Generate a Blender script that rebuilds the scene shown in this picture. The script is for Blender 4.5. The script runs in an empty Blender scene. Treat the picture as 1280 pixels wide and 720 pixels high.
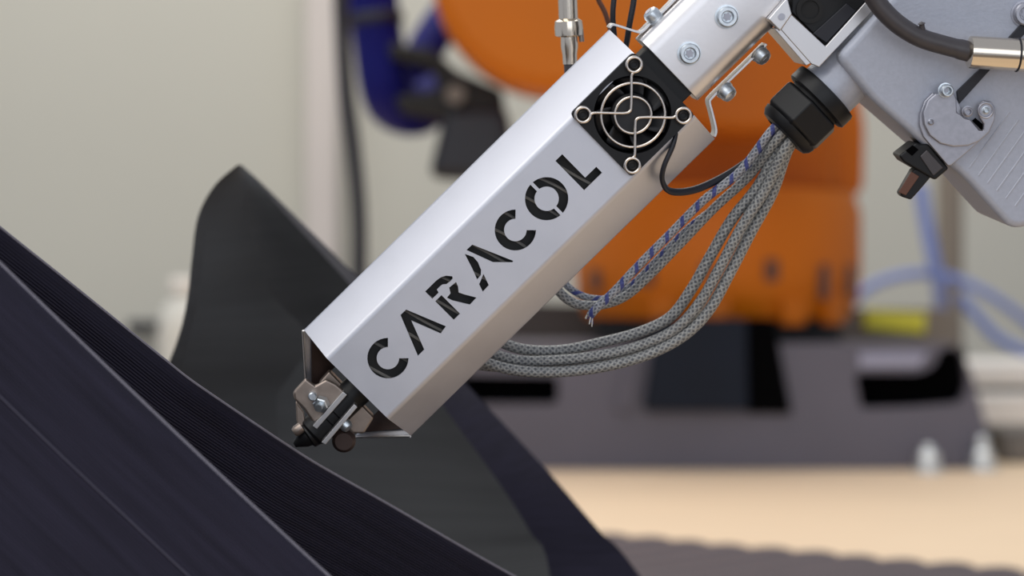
import bpy, bmesh, math, random
from mathutils import Vector, Matrix
random.seed(7)
SC = bpy.context.scene
COL = SC.collection
PI = math.pi
# ------------------------------------------------------------------ camera, world, lights, exposure
F = 1280 * 85 / 36                       # focal length in pixels of the 1280 wide frame
CAMZ = 1.3
cam_d = bpy.data.cameras.new('camera'); cam = bpy.data.objects.new('camera', cam_d); COL.objects.link(cam)
cam.location = (0, 0, CAMZ); cam.rotation_euler = (PI / 2, 0, 0)
cam_d.lens = 85; cam_d.sensor_width = 36; cam_d.clip_start = 0.05; cam_d.clip_end = 60
cam_d.dof.use_dof = True; cam_d.dof.focus_distance = 1.09; cam_d.dof.aperture_fstop = 7.4
SC.camera = cam
world = bpy.data.worlds.new('world'); SC.world = world; world.use_nodes = True
bgn = world.node_tree.nodes['Background']
bgn.inputs[0].default_value = (0.80, 0.86, 1.0, 1); bgn.inputs[1].default_value = 0.52


def area(name, loc, target, sx, sy, power, col):
    d = bpy.data.lights.new(name, 'AREA'); d.shape = 'RECTANGLE'; d.size = sx; d.size_y = sy
    d.energy = power; d.color = col
    o = bpy.data.objects.new(name, d); COL.objects.link(o); o.location = loc
    o.rotation_euler = (Vector(target) - Vector(loc)).to_track_quat('-Z', 'Y').to_euler()
    return o


area('ceiling_lamp_near', (-1.5, -0.6, 3.4), (0, 1.2, 1.15), 2.4, 2.4, 50, (1, 0.97, 0.92))
area('ceiling_lamp_far', (-0.6, 4.2, 4.2), (0.2, 4.6, 1.0), 3.5, 2.5, 112, (1, 0.97, 0.90))
area('fill_lamp_behind', (0.6, -3.2, 2.0), (0, 1.2, 1.2), 3.2, 2.2, 34, (.88, .93, 1))  # added fill behind the camera, brightens the shroud front
SC.view_settings.view_transform = 'Standard'; SC.view_settings.look = 'None'
SC.view_settings.gamma = 1; SC.view_settings.use_curve_mapping = False
SC.view_settings.exposure = -0.07


# ------------------------------------------------------------------ helpers
def P(px, py, Y):                        # picture coordinates and distance -> world point
    return Vector(((px - 640) / F * Y, Y, CAMZ - (py - 360) / F * Y))


# frame of the print head: u across, a along the nozzle axis (upwards), w away from the lens; millimetres
HU = Vector((0.69877273, 0.13101451, -0.70324382))
HA = Vector((0.71356497, -0.05837644, 0.69815272))
HW = Vector((-0.05041527, 0.98966024, 0.13427924))
HO = Vector((-0.0703436, 1.1, CAMZ - 0.0457641))
HM = Matrix(((HU.x * .001, HA.x * .001, HW.x * .001, HO.x), (HU.y * .001, HA.y * .001, HW.y * .001, HO.y),
             (HU.z * .001, HA.z * .001, HW.z * .001, HO.z), (0, 0, 0, 1)))


def loc(px, py, w=0.0):                  # where the point seen at px,py sits in the head's plane w
    d = Vector(((px - 640) / F, 1, -(py - 360) / F)); o = HO + HW * (w * .001) - Vector((0, 0, CAMZ))
    k = o.dot(HW) / d.dot(HW); q = d * k - (HO - Vector((0, 0, CAMZ)))
    return (q.dot(HU) * 1000, q.dot(HA) * 1000)


def HP(u, a, w=0.0):
    return HM @ Vector((u, a, w))


def LP(px, py, w=0.0):
    u, a = loc(px, py, w); return HP(u, a, w)


def srgb(r, g, b):
    f = lambda c: (c / 255 / 12.92) if c / 255 <= .04045 else ((c / 255 + .055) / 1.055) ** 2.4
    return (f(r), f(g), f(b), 1)


def mat(name, col, rough=.5, metal=0., noise=None, bump=None, wave=None, spec=None, coat=0, emit=None, stretch=None, vary=None):
    """noise=(scale, amount) colour mottling; bump=(scale, strength, distance); wave=(pitch along uv v, strength, distance)"""
    m = bpy.data.materials.new(name); m.use_nodes = True; nt = m.node_tree; N = nt.nodes; L = nt.links
    b = N['Principled BSDF']; b.inputs['Base Color'].default_value = col
    b.inputs['Roughness'].default_value = rough; b.inputs['Metallic'].default_value = metal
    if spec is not None: b.inputs['Specular IOR Level'].default_value = spec
    if coat: b.inputs['Coat Weight'].default_value = coat
    tc = N.new('ShaderNodeTexCoord'); src = tc.outputs['UV' if wave or stretch == 'uv' else 'Object']
    if stretch:
        mp = N.new('ShaderNodeMapping'); L.new(src, mp.inputs[0]); src2 = mp.outputs[0]
        mp.inputs['Scale'].default_value = (0.05, 1, 1) if stretch == 'uv' else stretch
    else: src2 = src
    if noise:
        t = N.new('ShaderNodeTexNoise'); t.inputs['Scale'].default_value = noise[0]; t.inputs['Detail'].default_value = 5
        L.new(src2, t.inputs['Vector'])
        r = N.new('ShaderNodeValToRGB'); r.color_ramp.elements[0].position = .3; r.color_ramp.elements[1].position = .7
        k = noise[1]; r.color_ramp.elements[0].color = tuple(c * (1 - k) for c in col[:3]) + (1,)
        r.color_ramp.elements[1].color = tuple(min(1, c * (1 + k)) for c in col[:3]) + (1,)
        L.new(t.outputs['Fac'], r.inputs[0]); L.new(r.outputs[0], b.inputs['Base Color'])
        mr = N.new('ShaderNodeMapRange'); mr.inputs['To Min'].default_value = rough * .85; mr.inputs['To Max'].default_value = min(1, rough * 1.15)
        L.new(t.outputs['Fac'], mr.inputs['Value']); L.new(mr.outputs[0], b.inputs['Roughness'])
    nrm = None
    if bump:
        t = N.new('ShaderNodeTexNoise'); t.inputs['Scale'].default_value = bump[0]; t.inputs['Detail'].default_value = 4
        L.new(src2, t.inputs['Vector'])
        bp = N.new('ShaderNodeBump'); bp.inputs['Strength'].default_value = bump[1]; bp.inputs['Distance'].default_value = bump[2]
        L.new(t.outputs['Fac'], bp.inputs['Height']); nrm = bp
    if wave:
        sx = N.new('ShaderNodeSeparateXYZ'); L.new(src, sx.inputs[0])
        mu = N.new('ShaderNodeMath'); mu.operation = 'MULTIPLY'; mu.inputs[1].default_value = 2 * PI / wave[0]; L.new(sx.outputs['Y'], mu.inputs[0])
        sn = N.new('ShaderNodeMath'); sn.operation = 'SINE'; L.new(mu.outputs[0], sn.inputs[0])
        bp = N.new('ShaderNodeBump'); bp.inputs['Strength'].default_value = wave[1]; bp.inputs['Distance'].default_value = wave[2]
        L.new(sn.outputs[0], bp.inputs['Height'])
        if nrm: L.new(nrm.outputs[0], bp.inputs['Normal'])
        nrm = bp
    if nrm: L.new(nrm.outputs[0], b.inputs['Normal'])
    return m


def braid_mat(name, light, dark, blue=None):
    m = bpy.data.materials.new(name); m.use_nodes = True; nt = m.node_tree; N = nt.nodes; L = nt.links
    b = N['Principled BSDF']; b.inputs['Roughness'].default_value = .45; b.inputs['Metallic'].default_value = .1
    uv = N.new('ShaderNodeTexCoord'); sp = N.new('ShaderNodeSeparateXYZ'); L.new(uv.outputs['UV'], sp.inputs[0])
    def mth(op, a, bb):
        n = N.new('ShaderNodeMath'); n.operation = op
        for i, x in enumerate((a, bb)):
            if x is None: continue
            if isinstance(x, (int, float)): n.inputs[i].default_value = x
            else: L.new(x, n.inputs[i])
        return n.outputs[0]
    al = mth('MULTIPLY', sp.outputs['X'], 2 * PI / .0030)      # along, metres
    ar = mth('MULTIPLY', sp.outputs['Y'], 2 * PI * 6)          # around, 0..1
    s1 = mth('SINE', mth('ADD', al, ar), None); s2 = mth('SINE', mth('SUBTRACT', al, ar), None)
    h = mth('MAXIMUM', s1, s2)
    nz = N.new('ShaderNodeTexNoise'); nz.inputs['Scale'].default_value = 900; L.new(uv.outputs['Object'], nz.inputs['Vector'])
    h2 = mth('ADD', mth('MULTIPLY', h, .3), nz.outputs['Fac'])
    r = N.new('ShaderNodeValToRGB'); L.new(h2, r.inputs[0]); e = r.color_ramp.elements
    e[0].position = .35; e[0].color = dark; e[1].position = .95; e[1].color = light
    out = r.outputs[0]
    if blue:
        st = mth('SINE', mth('ADD', mth('MULTIPLY', al, .3), mth('MULTIPLY', ar, .1667)), None)
        gt = mth('GREATER_THAN', st, .72)
        mx = N.new('ShaderNodeMix'); mx.data_type = 'RGBA'; L.new(gt, mx.inputs[0]); L.new(out, mx.inputs[6]); mx.inputs[7].default_value = blue
        out = mx.outputs[2]
    L.new(out, b.inputs['Base Color'])
    bp = N.new('ShaderNodeBump'); bp.inputs['Strength'].default_value = .6; bp.inputs['Distance'].default_value = .0005
    L.new(h2, bp.inputs['Height']); L.new(bp.outputs[0], b.inputs['Normal'])
    return m


def catmull(pts, n=8, closed=False):
    pts = [Vector(p) for p in pts]; out = []; c = len(pts)
    for i in range(c if closed else c - 1):
        g = (lambda k: pts[k % c]) if closed else (lambda k: pts[max(0, min(c - 1, k))])
        p0, p1, p2, p3 = g(i - 1), g(i), g(i + 1), g(i + 2)
        for j in range(n):
            t = j / n
            out.append(.5 * ((2 * p1) + (p2 - p0) * t + (2 * p0 - 5 * p1 + 4 * p2 - p3) * t * t + (3 * p1 - p0 - 3 * p2 + p3) * t ** 3))
    if not closed: out.append(pts[-1].copy())
    return out


def bm_new():
    bm = bmesh.new(); bm.loops.layers.uv.new('UVMap'); return bm


def box(bm, x0, x1, y0, y1, z0, z1, M=None):
    v = [bm.verts.new((M @ Vector(p)) if M else p) for p in ((x0, y0, z0), (x1, y0, z0), (x1, y1, z0), (x0, y1, z0), (x0, y0, z1), (x1, y0, z1), (x1, y1, z1), (x0, y1, z1))]
    for f in ((0, 3, 2, 1), (4, 5, 6, 7), (0, 1, 5, 4), (1, 2, 6, 5), (2, 3, 7, 6), (3, 0, 4, 7)):
        bm.faces.new([v[i] for i in f])


def prism(bm, pts, off):                 # planar polygon of world points pushed along a vector
    a = [bm.verts.new(p) for p in pts]; b = [bm.verts.new(Vector(p) + off) for p in pts]; n = len(a)
    bm.faces.new(a); bm.faces.new(b[::-1])
    for i in range(n): bm.faces.new((a[i], b[i], b[(i + 1) % n], a[(i + 1) % n]))


def hprism(bm, pts, w0, w1):             # polygon of head coordinates (u,a) between depths w0 and w1
    prism(bm, [HP(u, a, w0) for u, a in pts], HW * ((w1 - w0) * .001))


def lathe(bm, prof, base, axis, seg=32):  # prof [(radius, height)] about axis from base
    axis = Vector(axis).normalized(); x = axis.orthogonal().normalized(); y = axis.cross(x); base = Vector(base)
    rings = []
    for r, h in prof:
        if r < 1e-7: rings.append([bm.verts.new(base + axis * h)])
        else: rings.append([bm.verts.new(base + axis * h + (x * math.cos(2 * PI * i / seg) + y * math.sin(2 * PI * i / seg)) * r) for i in range(seg)])
    for A, B in zip(rings, rings[1:]):
        for i in range(seg):
            j = (i + 1) % seg
            if len(A) == 1 and len(B) == 1: break
            if len(A) == 1: bm.faces.new((A[0], B[j], B[i]))
            elif len(B) == 1: bm.faces.new((A[i], A[j], B[0]))
            else: bm.faces.new((A[i], A[j], B[j], B[i]))
    if len(rings[0]) > 1: bm.faces.new(rings[0])
    if len(rings[-1]) > 1: bm.faces.new(rings[-1][::-1])


def cyl(bm, p0, p1, r, r2=None, seg=24):
    p0, p1 = Vector(p0), Vector(p1)
    lathe(bm, [(r, 0), (r if r2 is None else r2, (p1 - p0).length)], p0, p1 - p0, seg)


def tube(bm, pts, r, seg=12, closed=False, rf=None, flat=1.0, up=None):
    uvl = bm.loops.layers.uv.active; n = len(pts); rings = []; s = 0; S = []
    t0 = (pts[1] - pts[0]).normalized(); nrm = Vector(up).cross(t0).normalized() if up else t0.orthogonal().normalized()
    for i, p in enumerate(pts):
        if closed: t = (pts[(i + 1) % n] - pts[i - 1]).normalized()
        else: t = (pts[min(n - 1, i + 1)] - pts[max(0, i - 1)]).normalized()
        nrm = (nrm - t * nrm.dot(t)).normalized(); bi = t.cross(nrm)
        rr = r * (rf(i / (n - 1)) if rf else 1)
        rings.append([bm.verts.new(p + nrm * rr * math.cos(2 * PI * k / seg) + bi * rr * flat * math.sin(2 * PI * k / seg)) for k in range(seg)])
        if i: s += (p - pts[i - 1]).length
        S.append(s)
    for i in range(n if closed else n - 1):
        A, B = rings[i], rings[(i + 1) % n]
        for k in range(seg):
            k2 = (k + 1) % seg
            f = bm.faces.new((A[k], A[k2], B[k2], B[k]))
            vals = ((S[i], k / seg), (S[i], (k + 1) / seg), (S[(i + 1) % n], (k + 1) / seg), (S[(i + 1) % n], k / seg))
            for lp, uv in zip(f.loops, vals): lp[uvl].uv = uv
    if not closed: bm.faces.new(rings[0][::-1]); bm.faces.new(rings[-1])


def grid(bm, rows, uvf, closed=False):   # rows of world points -> quads, uvf(i,j) gives uv
    uvl = bm.loops.layers.uv.active
    V = [[bm.verts.new(p) for p in r] for r in rows]; m = len(rows[0])
    for i in range(len(rows) - 1):
        for j in range(m if closed else m - 1):
            j2 = (j + 1) % m
            f = bm.faces.new((V[i][j], V[i][j2], V[i + 1][j2], V[i + 1][j]))
            for lp, (a, b) in zip(f.loops, ((i, j), (i, j + 1), (i + 1, j + 1), (i + 1, j))): lp[uvl].uv = uvf(a, b)
    return V


BASE = {}


def thing(name, label, cat, base=(0, 0, 0), group=None):
    o = bpy.data.objects.new(name, None); COL.objects.link(o); o.location = base; o.empty_display_size = .05
    o['label'] = label; o['category'] = cat
    if group: o['group'] = group
    BASE[o] = Vector(base); return o


def obj(name, bm, m, parent=None, label=None, cat=None, group=None, kind=None, bevel=0, seg=2, smooth=35, solid=0, base=None, fixn=True):
    if isinstance(bm, bpy.types.Mesh): me = bm
    else:
        if fixn: bmesh.ops.recalc_face_normals(bm, faces=bm.faces[:])
        me = bpy.data.meshes.new(name); bm.to_mesh(me); bm.free()
    b = BASE[parent] if parent else Vector(base or (0, 0, 0))
    me.transform(Matrix.Translation(-b))
    o = bpy.data.objects.new(name, me); COL.objects.link(o)
    if parent: o.parent = parent
    else: o.location = b
    BASE[o] = b
    me.materials.append(m)
    for p in me.polygons: p.use_smooth = True
    if smooth < 180: me.set_sharp_from_angle(angle=math.radians(smooth))
    if solid:
        s = o.modifiers.new('solid', 'SOLIDIFY'); s.thickness = solid; s.offset = 0
    if bevel:
        s = o.modifiers.new('bevel', 'BEVEL'); s.width = bevel; s.segments = seg; s.limit_method = 'ANGLE'; s.angle_limit = math.radians(32); s.harden_normals = True
    if label: o['label'] = label
    if cat: o['category'] = cat
    if group: o['group'] = group
    if kind: o['kind'] = kind
    return o


def cut_plate(name, outline, holes, thick, M):
    """flat plate with real holes: 2D outline and holes, extruded by thick along +z of M"""
    cu = bpy.data.curves.new(name, 'CURVE'); cu.dimensions = '2D'; cu.fill_mode = 'BOTH'; cu.extrude = thick / 2
    for pts in [outline] + holes:
        s = cu.splines.new('POLY'); s.points.add(len(pts) - 1); s.use_cyclic_u = True
        for k, p in enumerate(pts): s.points[k].co = (p[0], p[1], 0, 1)
    t = bpy.data.objects.new('tmp', cu); COL.objects.link(t)
    dg = bpy.context.evaluated_depsgraph_get()
    me = bpy.data.meshes.new_from_object(t.evaluated_get(dg))
    bpy.data.objects.remove(t); bpy.data.curves.remove(cu)
    me.transform(Matrix.Translation((0, 0, thick / 2))); me.transform(M); me.materials.clear()
    return me


# ------------------------------------------------------------------ materials
M_alu = mat('satin_aluminium', srgb(206, 207, 214), .46, .88, noise=(60, .03), bump=(900, .05, .0003))
M_profile = mat('milled_aluminium', srgb(225, 222, 222), .36, .9, noise=(40, .05), stretch=(1, 1, 1), bump=(500, .08, .0003))
M_plate = mat('bright_steel_plate', srgb(214, 212, 212), .34, .9)
M_steel = mat('zinc_steel', srgb(214, 221, 226), .36, .9, noise=(300, .15))
M_wire = mat('grill_wire', srgb(222, 212, 202), .24, 1.)
M_blackplastic = mat('black_plastic', srgb(16, 16, 18), .45, spec=.35)
M_blackmatte = mat('black_matte', srgb(14, 14, 15), .7, noise=(80, .3))
M_bladepl = mat('fan_blade_plastic', srgb(30, 30, 33), .5)
M_inner = mat('dark_insulation', srgb(16, 16, 17), .6, noise=(260, .5), stretch=(1, 1, 1))
M_inwire = mat('inner_sleeve', srgb(120, 117, 112), .6)
M_body = mat('grey_powder_coat', srgb(172, 176, 188), .42, .15, bump=(700, .25, .0004), noise=(500, .04))
M_cam = mat('cast_cam_steel', srgb(172, 172, 180), .38, .8, noise=(400, .08))
M_nickel = mat('nickel_brass', srgb(226, 214, 196), .16, 1.)
M_rubber = mat('grey_rubber', srgb(66, 62, 64), .42, noise=(200, .08))
M_handle = mat('brown_handle', srgb(92, 56, 40), .45)
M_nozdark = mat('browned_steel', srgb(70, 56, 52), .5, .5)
M_noz = mat('stained_clamp_steel', srgb(162, 148, 138), .4, .8, noise=(150, .14))
M_print = mat('black_print', srgb(41, 39, 53), .55, 0, wave=(.0013, .55, .0004), stretch='uv', noise=(260, .24), bump=(300, .15, .0006), spec=.18)
M_wing = mat('black_print_lit', srgb(80, 81, 82), .75, 0, wave=(.0022, .25, .0003), stretch='uv', noise=(80, .12))  # paler copy of the black print, lit tone put into the colour
M_seam = mat('raised_layer', srgb(60, 57, 72), .5)
M_bead = mat('bead_highlight', srgb(120, 116, 126), .4, noise=(400, .1))  # pale colour carries the highlight along the rim
M_orange = mat('orange_paint', srgb(196, 104, 6), .5, spec=.25, noise=(4, .05), bump=(80, .05, .002))
M_orange2 = mat('orange_paint_shaded', srgb(176, 90, 4), .55, spec=.25, noise=(4, .06))  # same orange paint, darkened to carry the shade on the upper robot
M_cast = mat('charcoal_cast', srgb(94, 91, 102), .48, .1, noise=(5, .1), bump=(60, .1, .002))
M_dark = mat('void_shade', srgb(3, 3, 4), .9, spec=.05)  # near-black colour stands in for the shade in openings and recesses
M_navy = mat('dark_slate_gearbox', srgb(20, 27, 40), .6, spec=.2, noise=(8, .2))
M_blue = mat('blue_hose', srgb(10, 12, 100), .5, spec=.2, wave=(.03, .3, .004))
M_bluelight = mat('blue_air_hose', srgb(120, 138, 196), .5)
M_cable = mat('black_cable', srgb(24, 25, 34), .5)
M_wood = mat('pale_plywood', srgb(236, 209, 176), .6, noise=(6, .05), stretch=(.6, 6, 1), bump=(40, .1, .001))
M_mat = mat('taupe_ridged_plastic', srgb(86, 76, 79), .65, noise=(10, .08))
M_wall = mat('painted_plaster', srgb(196, 194, 183), .85, noise=(.9, .035), bump=(3, .1, .01))
M_pillar = mat('pale_pillar', srgb(206, 198, 192), .8, noise=(2, .03))
M_floor = mat('workshop_concrete', srgb(126, 112, 98), .6, noise=(1.5, .1), bump=(20, .1, .003))
M_canister = mat('dull_white_plastic', srgb(196, 195, 188), .7)
M_highlight = mat('pale_lilac_highlight', srgb(152, 152, 172), .5)  # colour of the painted highlight on the robot base
M_wire2 = mat('glass_strand', srgb(200, 198, 190), .5)
M_bluestr = mat('blue_strand', srgb(60, 64, 140), .5)
M_darkflange = mat('dark_brown_flange', srgb(66, 58, 53), .6)
M_yellow = mat('yellow_tag', srgb(222, 214, 60), .5, noise=(10, .05))
M_white = mat('white_plastic', srgb(226, 222, 216), .5, noise=(5, .04))
M_post = mat('grey_brown_post', srgb(128, 118, 106), .6, noise=(5, .05))
M_grey = mat('mid_grey_sheet', srgb(112, 106, 100), .6, noise=(5, .06))
M_braid = braid_mat('braided_glass_sleeve', srgb(172, 172, 168), srgb(86, 88, 92))
M_braidblue = braid_mat('braided_sleeve_blue_tracer', srgb(178, 180, 186), srgb(88, 92, 102), srgb(62, 70, 132))

# ------------------------------------------------------------------ setting
b = bm_new(); box(b, -5, 5, -3, 6.7, -.1, 0); obj('floor', b, M_floor, kind='structure')
b = bm_new(); box(b, -5, 5, 6.5, 6.7, 0, 4.5); obj('wall_back', b, M_wall, kind='structure')
b = bm_new(); x0 = P(382, 0, 6.4).x; x1 = P(422, 0, 6.4).x; box(b, x0, x1, 6.38, 6.5, 0, 4.5); obj('trim_1', b, M_pillar, kind='structure', bevel=.01)

# ------------------------------------------------------------------ table with ridged mat
TZ = CAMZ - .30
t = thing('work_table', 'pale plywood table under the orange robot and the black prints', 'table', (0.1, 2.8, 0))
b = bm_new(); box(b, -1.2, 1.75, .55, 5.05, TZ - .04, TZ); obj('table_top', b, M_wood, t, bevel=.003)
for sx in (-1.1, 1.6):
    for sy in (.7, 4.9):
        b = bm_new(); box(b, sx - .05, sx + .05, sy - .05, sy + .05, 0, TZ - .04); obj('leg', b, M_grey, t, bevel=.004)
for sy in (.7, 4.9):
    b = bm_new(); box(b, -1.05, 1.55, sy - .03, sy + .03, TZ - .14, TZ - .04); obj('crossbar', b, M_grey, t, bevel=.004)
# ridged mat: rounded ridges ending in a scalloped edge
t = thing('ridged_mat', 'dark taupe ridged mat with scalloped edge on the plywood table', 'mat', (0.3, 2.6, TZ))
ed = Vector((.75, -.66, 0)).normalized(); rd = Vector((.66, .75, 0)).normalized(); e0 = P(760, 672, 2.90); e0.z = TZ
pitch = .058
for k in range(-6, 21):
    s = e0 + ed * (pitch * (k + .5)); ln = min(2.6, (s.x + 1.1) / rd.x, (s.y - .62) / rd.y)
    tip = s + rd * (.0 + .004 * math.sin(k * 1.7))
    b = bm_new(); r = pitch * .5
    pr = []
    for i in range(7): a = PI * i / 6; pr.append((math.cos(a) * r, math.sin(a) * .011))
    rows = []
    for q in range(6):
        c = math.cos(PI / 2 * q / 5); kk = math.sin(PI / 2 * q / 5)
        rows.append((tip - rd * (1.5 * r) + rd * (1.5 * r * kk), max(c, .03)))
    rows = [(tip - rd * ln, 1.0)] + rows
    R = [[c + ed * (x * w) + Vector((0, 0, z * w + .0004)) for x, z in pr] for c, w in rows]
    V = grid(b, R, lambda i, j: (i, j))
    b.faces.new([v for v in V[0]][::-1]); b.faces.new(V[-1])
    for i in range(len(V) - 1): b.faces.new((V[i][0], V[i + 1][0], V[i + 1][-1], V[i][-1]))
    obj('ridge', b, M_mat, t)

# ------------------------------------------------------------------ far background bits
t = thing('steel_post', 'grey brown upright post right of the robot, behind the blue hoses', 'post', (P(1186, 0, 5.6).x, 5.6, 0))
b = bm_new(); box(b, P(1172, 0, 5.6).x, P(1200, 0, 5.6).x, 5.55, 5.63, 0, P(0, -60, 5.6).z); obj('upright', b, M_post, t, bevel=.01)
b = bm_new(); box(b, P(1150, 0, 5.6).x, P(1220, 0, 5.6).x, 5.5, 5.68, 0, .02); obj('foot_plate', b, M_post, t, bevel=.003)


def hose(name, pts, r, m, label, cat, n=10, seg=14, group=None, **kw):
    b = bm_new(); w = catmull(pts, n); tube(b, w, r, seg, **kw)
    return obj(name, b, m, label=label, cat=cat, smooth=180, base=w[-1], group=group)


hose('air_hose', [P(1150, 230, 4.9), P(1158, 280, 4.9), P(1168, 330, 4.9), P(1174, 362, 4.92), P(1176, 420, 5.0), P(1180, 600, 5.1)], .014, M_bluelight, 'blue air hose hanging down in front of the grey brown post', 'hose')
hose('air_hose', [P(1040, 420, 4.95), P(1075, 368, 4.95), P(1120, 346, 4.95), P(1175, 344, 4.95), P(1235, 368, 4.95), P(1300, 420, 5.0), P(1340, 500, 5.05)], .010, M_bluelight, 'blue air hose arching low past the right side of the robot', 'hose')
hose('air_hose', [P(1200, 370, 5.2), P(1225, 400, 5.2), P(1255, 428, 5.2), P(1320, 455, 5.2)], .012, M_bluelight, 'short blue hose drooping toward the right edge above the white case', 'hose')

t = thing('white_case', 'low white case behind the robot base at the right edge', 'case', (P(1260, 0, 4.6).x, 4.6, TZ))
z0, z1, z2 = P(0, 560, 4.55).z, P(0, 492, 4.55).z, P(0, 452, 4.55).z
b = bm_new(); box(b, P(1218, 0, 4.55).x, P(1340, 0, 4.55).x, 4.55, 4.85, z0, z1); obj('body', b, M_white, t, bevel=.01)
b = bm_new(); box(b, P(1214, 0, 4.55).x, P(1345, 0, 4.55).x, 4.57, 4.85, z1 + .012, z2); obj('lid', b, M_white, t, bevel=.012)
b = bm_new(); box(b, P(1222, 0, 4.55).x, P(1335, 0, 4.55).x, 4.6, 4.83, z1, z1 + .012); obj('seam', b, M_grey, t)
b = bm_new(); box(b, P(1222, 0, 4.55).x, P(1335, 0, 4.55).x, 4.58, 4.84, TZ, z0); obj('plinth', b, M_grey, t)
t = thing('control_box', 'grey box in front of the white case at the right edge', 'box', (P(1265, 0, 4.2).x, 4.2, TZ))
b = bm_new(); box(b, P(1243, 0, 4.2).x, P(1330, 0, 4.2).x, 4.15, 4.35, TZ, P(0, 535, 4.2).z); obj('enclosure', b, M_grey, t, bevel=.006)
b = bm_new(); box(b, P(1250, 0, 4.2).x, P(1322, 0, 4.2).x, 4.14, 4.152, P(0, 574, 4.2).z, P(0, 545, 4.2).z); obj('lid', b, M_grey, t, bevel=.003)


def leveller(px, py0, py1, Y, label):
    t = thing('anchor_bolt', label, 'bolt', (P(px, 0, Y).x, Y, TZ)); c = Vector((P(px, 0, Y).x, Y, TZ))
    h = P(0, py0, Y).z - TZ
    b = bm_new(); lathe(b, [(.026, 0), (.026, .007), (.02, .010)], c, (0, 0, 1), 24); obj('washer', b, M_steel, t)
    b = bm_new(); lathe(b, [(.019, .010), (.019, .030), (.016, .033)], c, (0, 0, 1), 6); obj('nut', b, M_steel, t, smooth=20)
    b = bm_new(); lathe(b, [(.011, .033), (.011, h - .004), (.008, h)], c, (0, 0, 1), 16); obj('stud', b, M_steel, t)


leveller(1160, 556, 590, 3.93, 'shiny anchor bolt on the table at the near edge of the robot base')
leveller(1228, 545, 585, 3.97, 'taller shiny anchor bolt by the right corner of the robot base')

t = thing('white_canister', 'white canister half hidden behind the grey twisted print', 'canister', (P(228, 0, 5.2).x, 5.2, TZ * 0))
c = Vector((P(232, 0, 5.2).x, 5.2, 0)); zt = P(0, 362, 5.2).z
b = bm_new(); lathe(b, [(.05, 0), (.06, .02), (.06, zt - .09), (.05, zt - .04), (.03, zt - .02), (.03, zt)], c, (0, 0, 1), 28); obj('body', b, M_canister, t)
b = bm_new(); lathe(b, [(.034, zt), (.034, zt + .02), (.03, zt + .025)], c, (0, 0, 1), 20); obj('cap', b, M_white, t)
t = thing('dark_rail', 'short dark rail low on the wall beside the grey twisted print', 'rail', (P(175, 410, 6.4).x, 6.45, P(0, 410, 6.4).z))
b = bm_new(); box(b, P(158, 0, 6.4).x, P(206, 0, 6.4).x, 6.40, 6.47, P(0, 416, 6.4).z, P(0, 401, 6.4).z); obj('bar', b, M_cable, t, bevel=.005)
for px in (164, 200):
    b = bm_new(); box(b, P(px - 3, 0, 6.4).x, P(px + 3, 0, 6.4).x, 6.46, 6.5, P(0, 414, 6.4).z, P(0, 403, 6.4).z); obj('bracket', b, M_cable, t)

# ------------------------------------------------------------------ industrial robot
YR = 4.0
t = thing('industrial_robot', 'orange industrial robot on a dark grey cast base, out of focus', 'robot', (P(900, 0, YR).x, YR + .3, TZ))
RM = Matrix(((1, 0, 0, 0), (0, 0, 1, 0), (0, 1, 0, 0), (0, 0, 0, 1)))


def rp(px, py, Y=YR): v = P(px, py, Y); return (v.x, v.z)


def rpp(l, Y=YR): return [rp(x, y, Y) for x, y in l]


def roundpoly(pts, r, n=5):
    out = []; m = len(pts)
    for i in range(m):
        p = Vector(pts[i]); a = Vector(pts[i - 1]) - p; c = Vector(pts[(i + 1) % m]) - p
        k = min(r, a.length * .45, c.length * .45); p1 = p + a.normalized() * k; p2 = p + c.normalized() * k
        for j in range(n + 1):
            s = j / n; out.append(tuple(p1 * (1 - s) ** 2 + p * 2 * s * (1 - s) + p2 * s * s))
    return out


outline = roundpoly(rpp([(480, 586.5), (1238, 586.5), (1236, 545), (1216, 470), (1196, 428), (480, 432)]), .02)
holeR = roundpoly(rpp([(1068, 466), (1150, 466), (1168, 457), (1176, 434), (1204, 434), (1211, 480), (1203, 504), (1140, 509), (1076, 511)]), .012)
holeL = roundpoly(rpp([(560, 468), (698, 470), (698, 505), (560, 505)]), .012)
me = cut_plate('base', outline, [holeR, holeL], .035, Matrix.Translation((0, YR, 0)) @ RM)
obj('base_casting', me, M_cast, t, bevel=.006)
b = bm_new(); xx0, zz = rp(490, 440); xx1, _ = rp(1216, 440); box(b, xx0, xx1, YR + .06, YR + .55, TZ, P(0, 438, YR).z); obj('base_interior', b, M_dark, t)  # solid dark box fills the slots with shade
b = bm_new(); box(b, P(480, 0, YR).x, P(1190, 0, YR).x, YR + .03, YR + .56, P(0, 438, YR).z, P(0, 431, YR).z); obj('deck_plate', b, M_cast, t, bevel=.004)
b = bm_new(); prism(b, [Vector((x, YR + .5, z)) for x, z in roundpoly(rpp([(1030, 386), (1188, 386), (1186, 436), (1030, 436)], YR + .5), .02)], Vector((0, .04, 0))); obj('rear_flange', b, M_post, t)
b = bm_new(); prism(b, [Vector((x, YR + .45, z)) for x, z in roundpoly(rpp([(540, 376), (868, 384), (868, 440), (540, 440)], YR + .45), .02)], Vector((0, .05, 0))); obj('rear_flange', b, M_darkflange, t)
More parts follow.
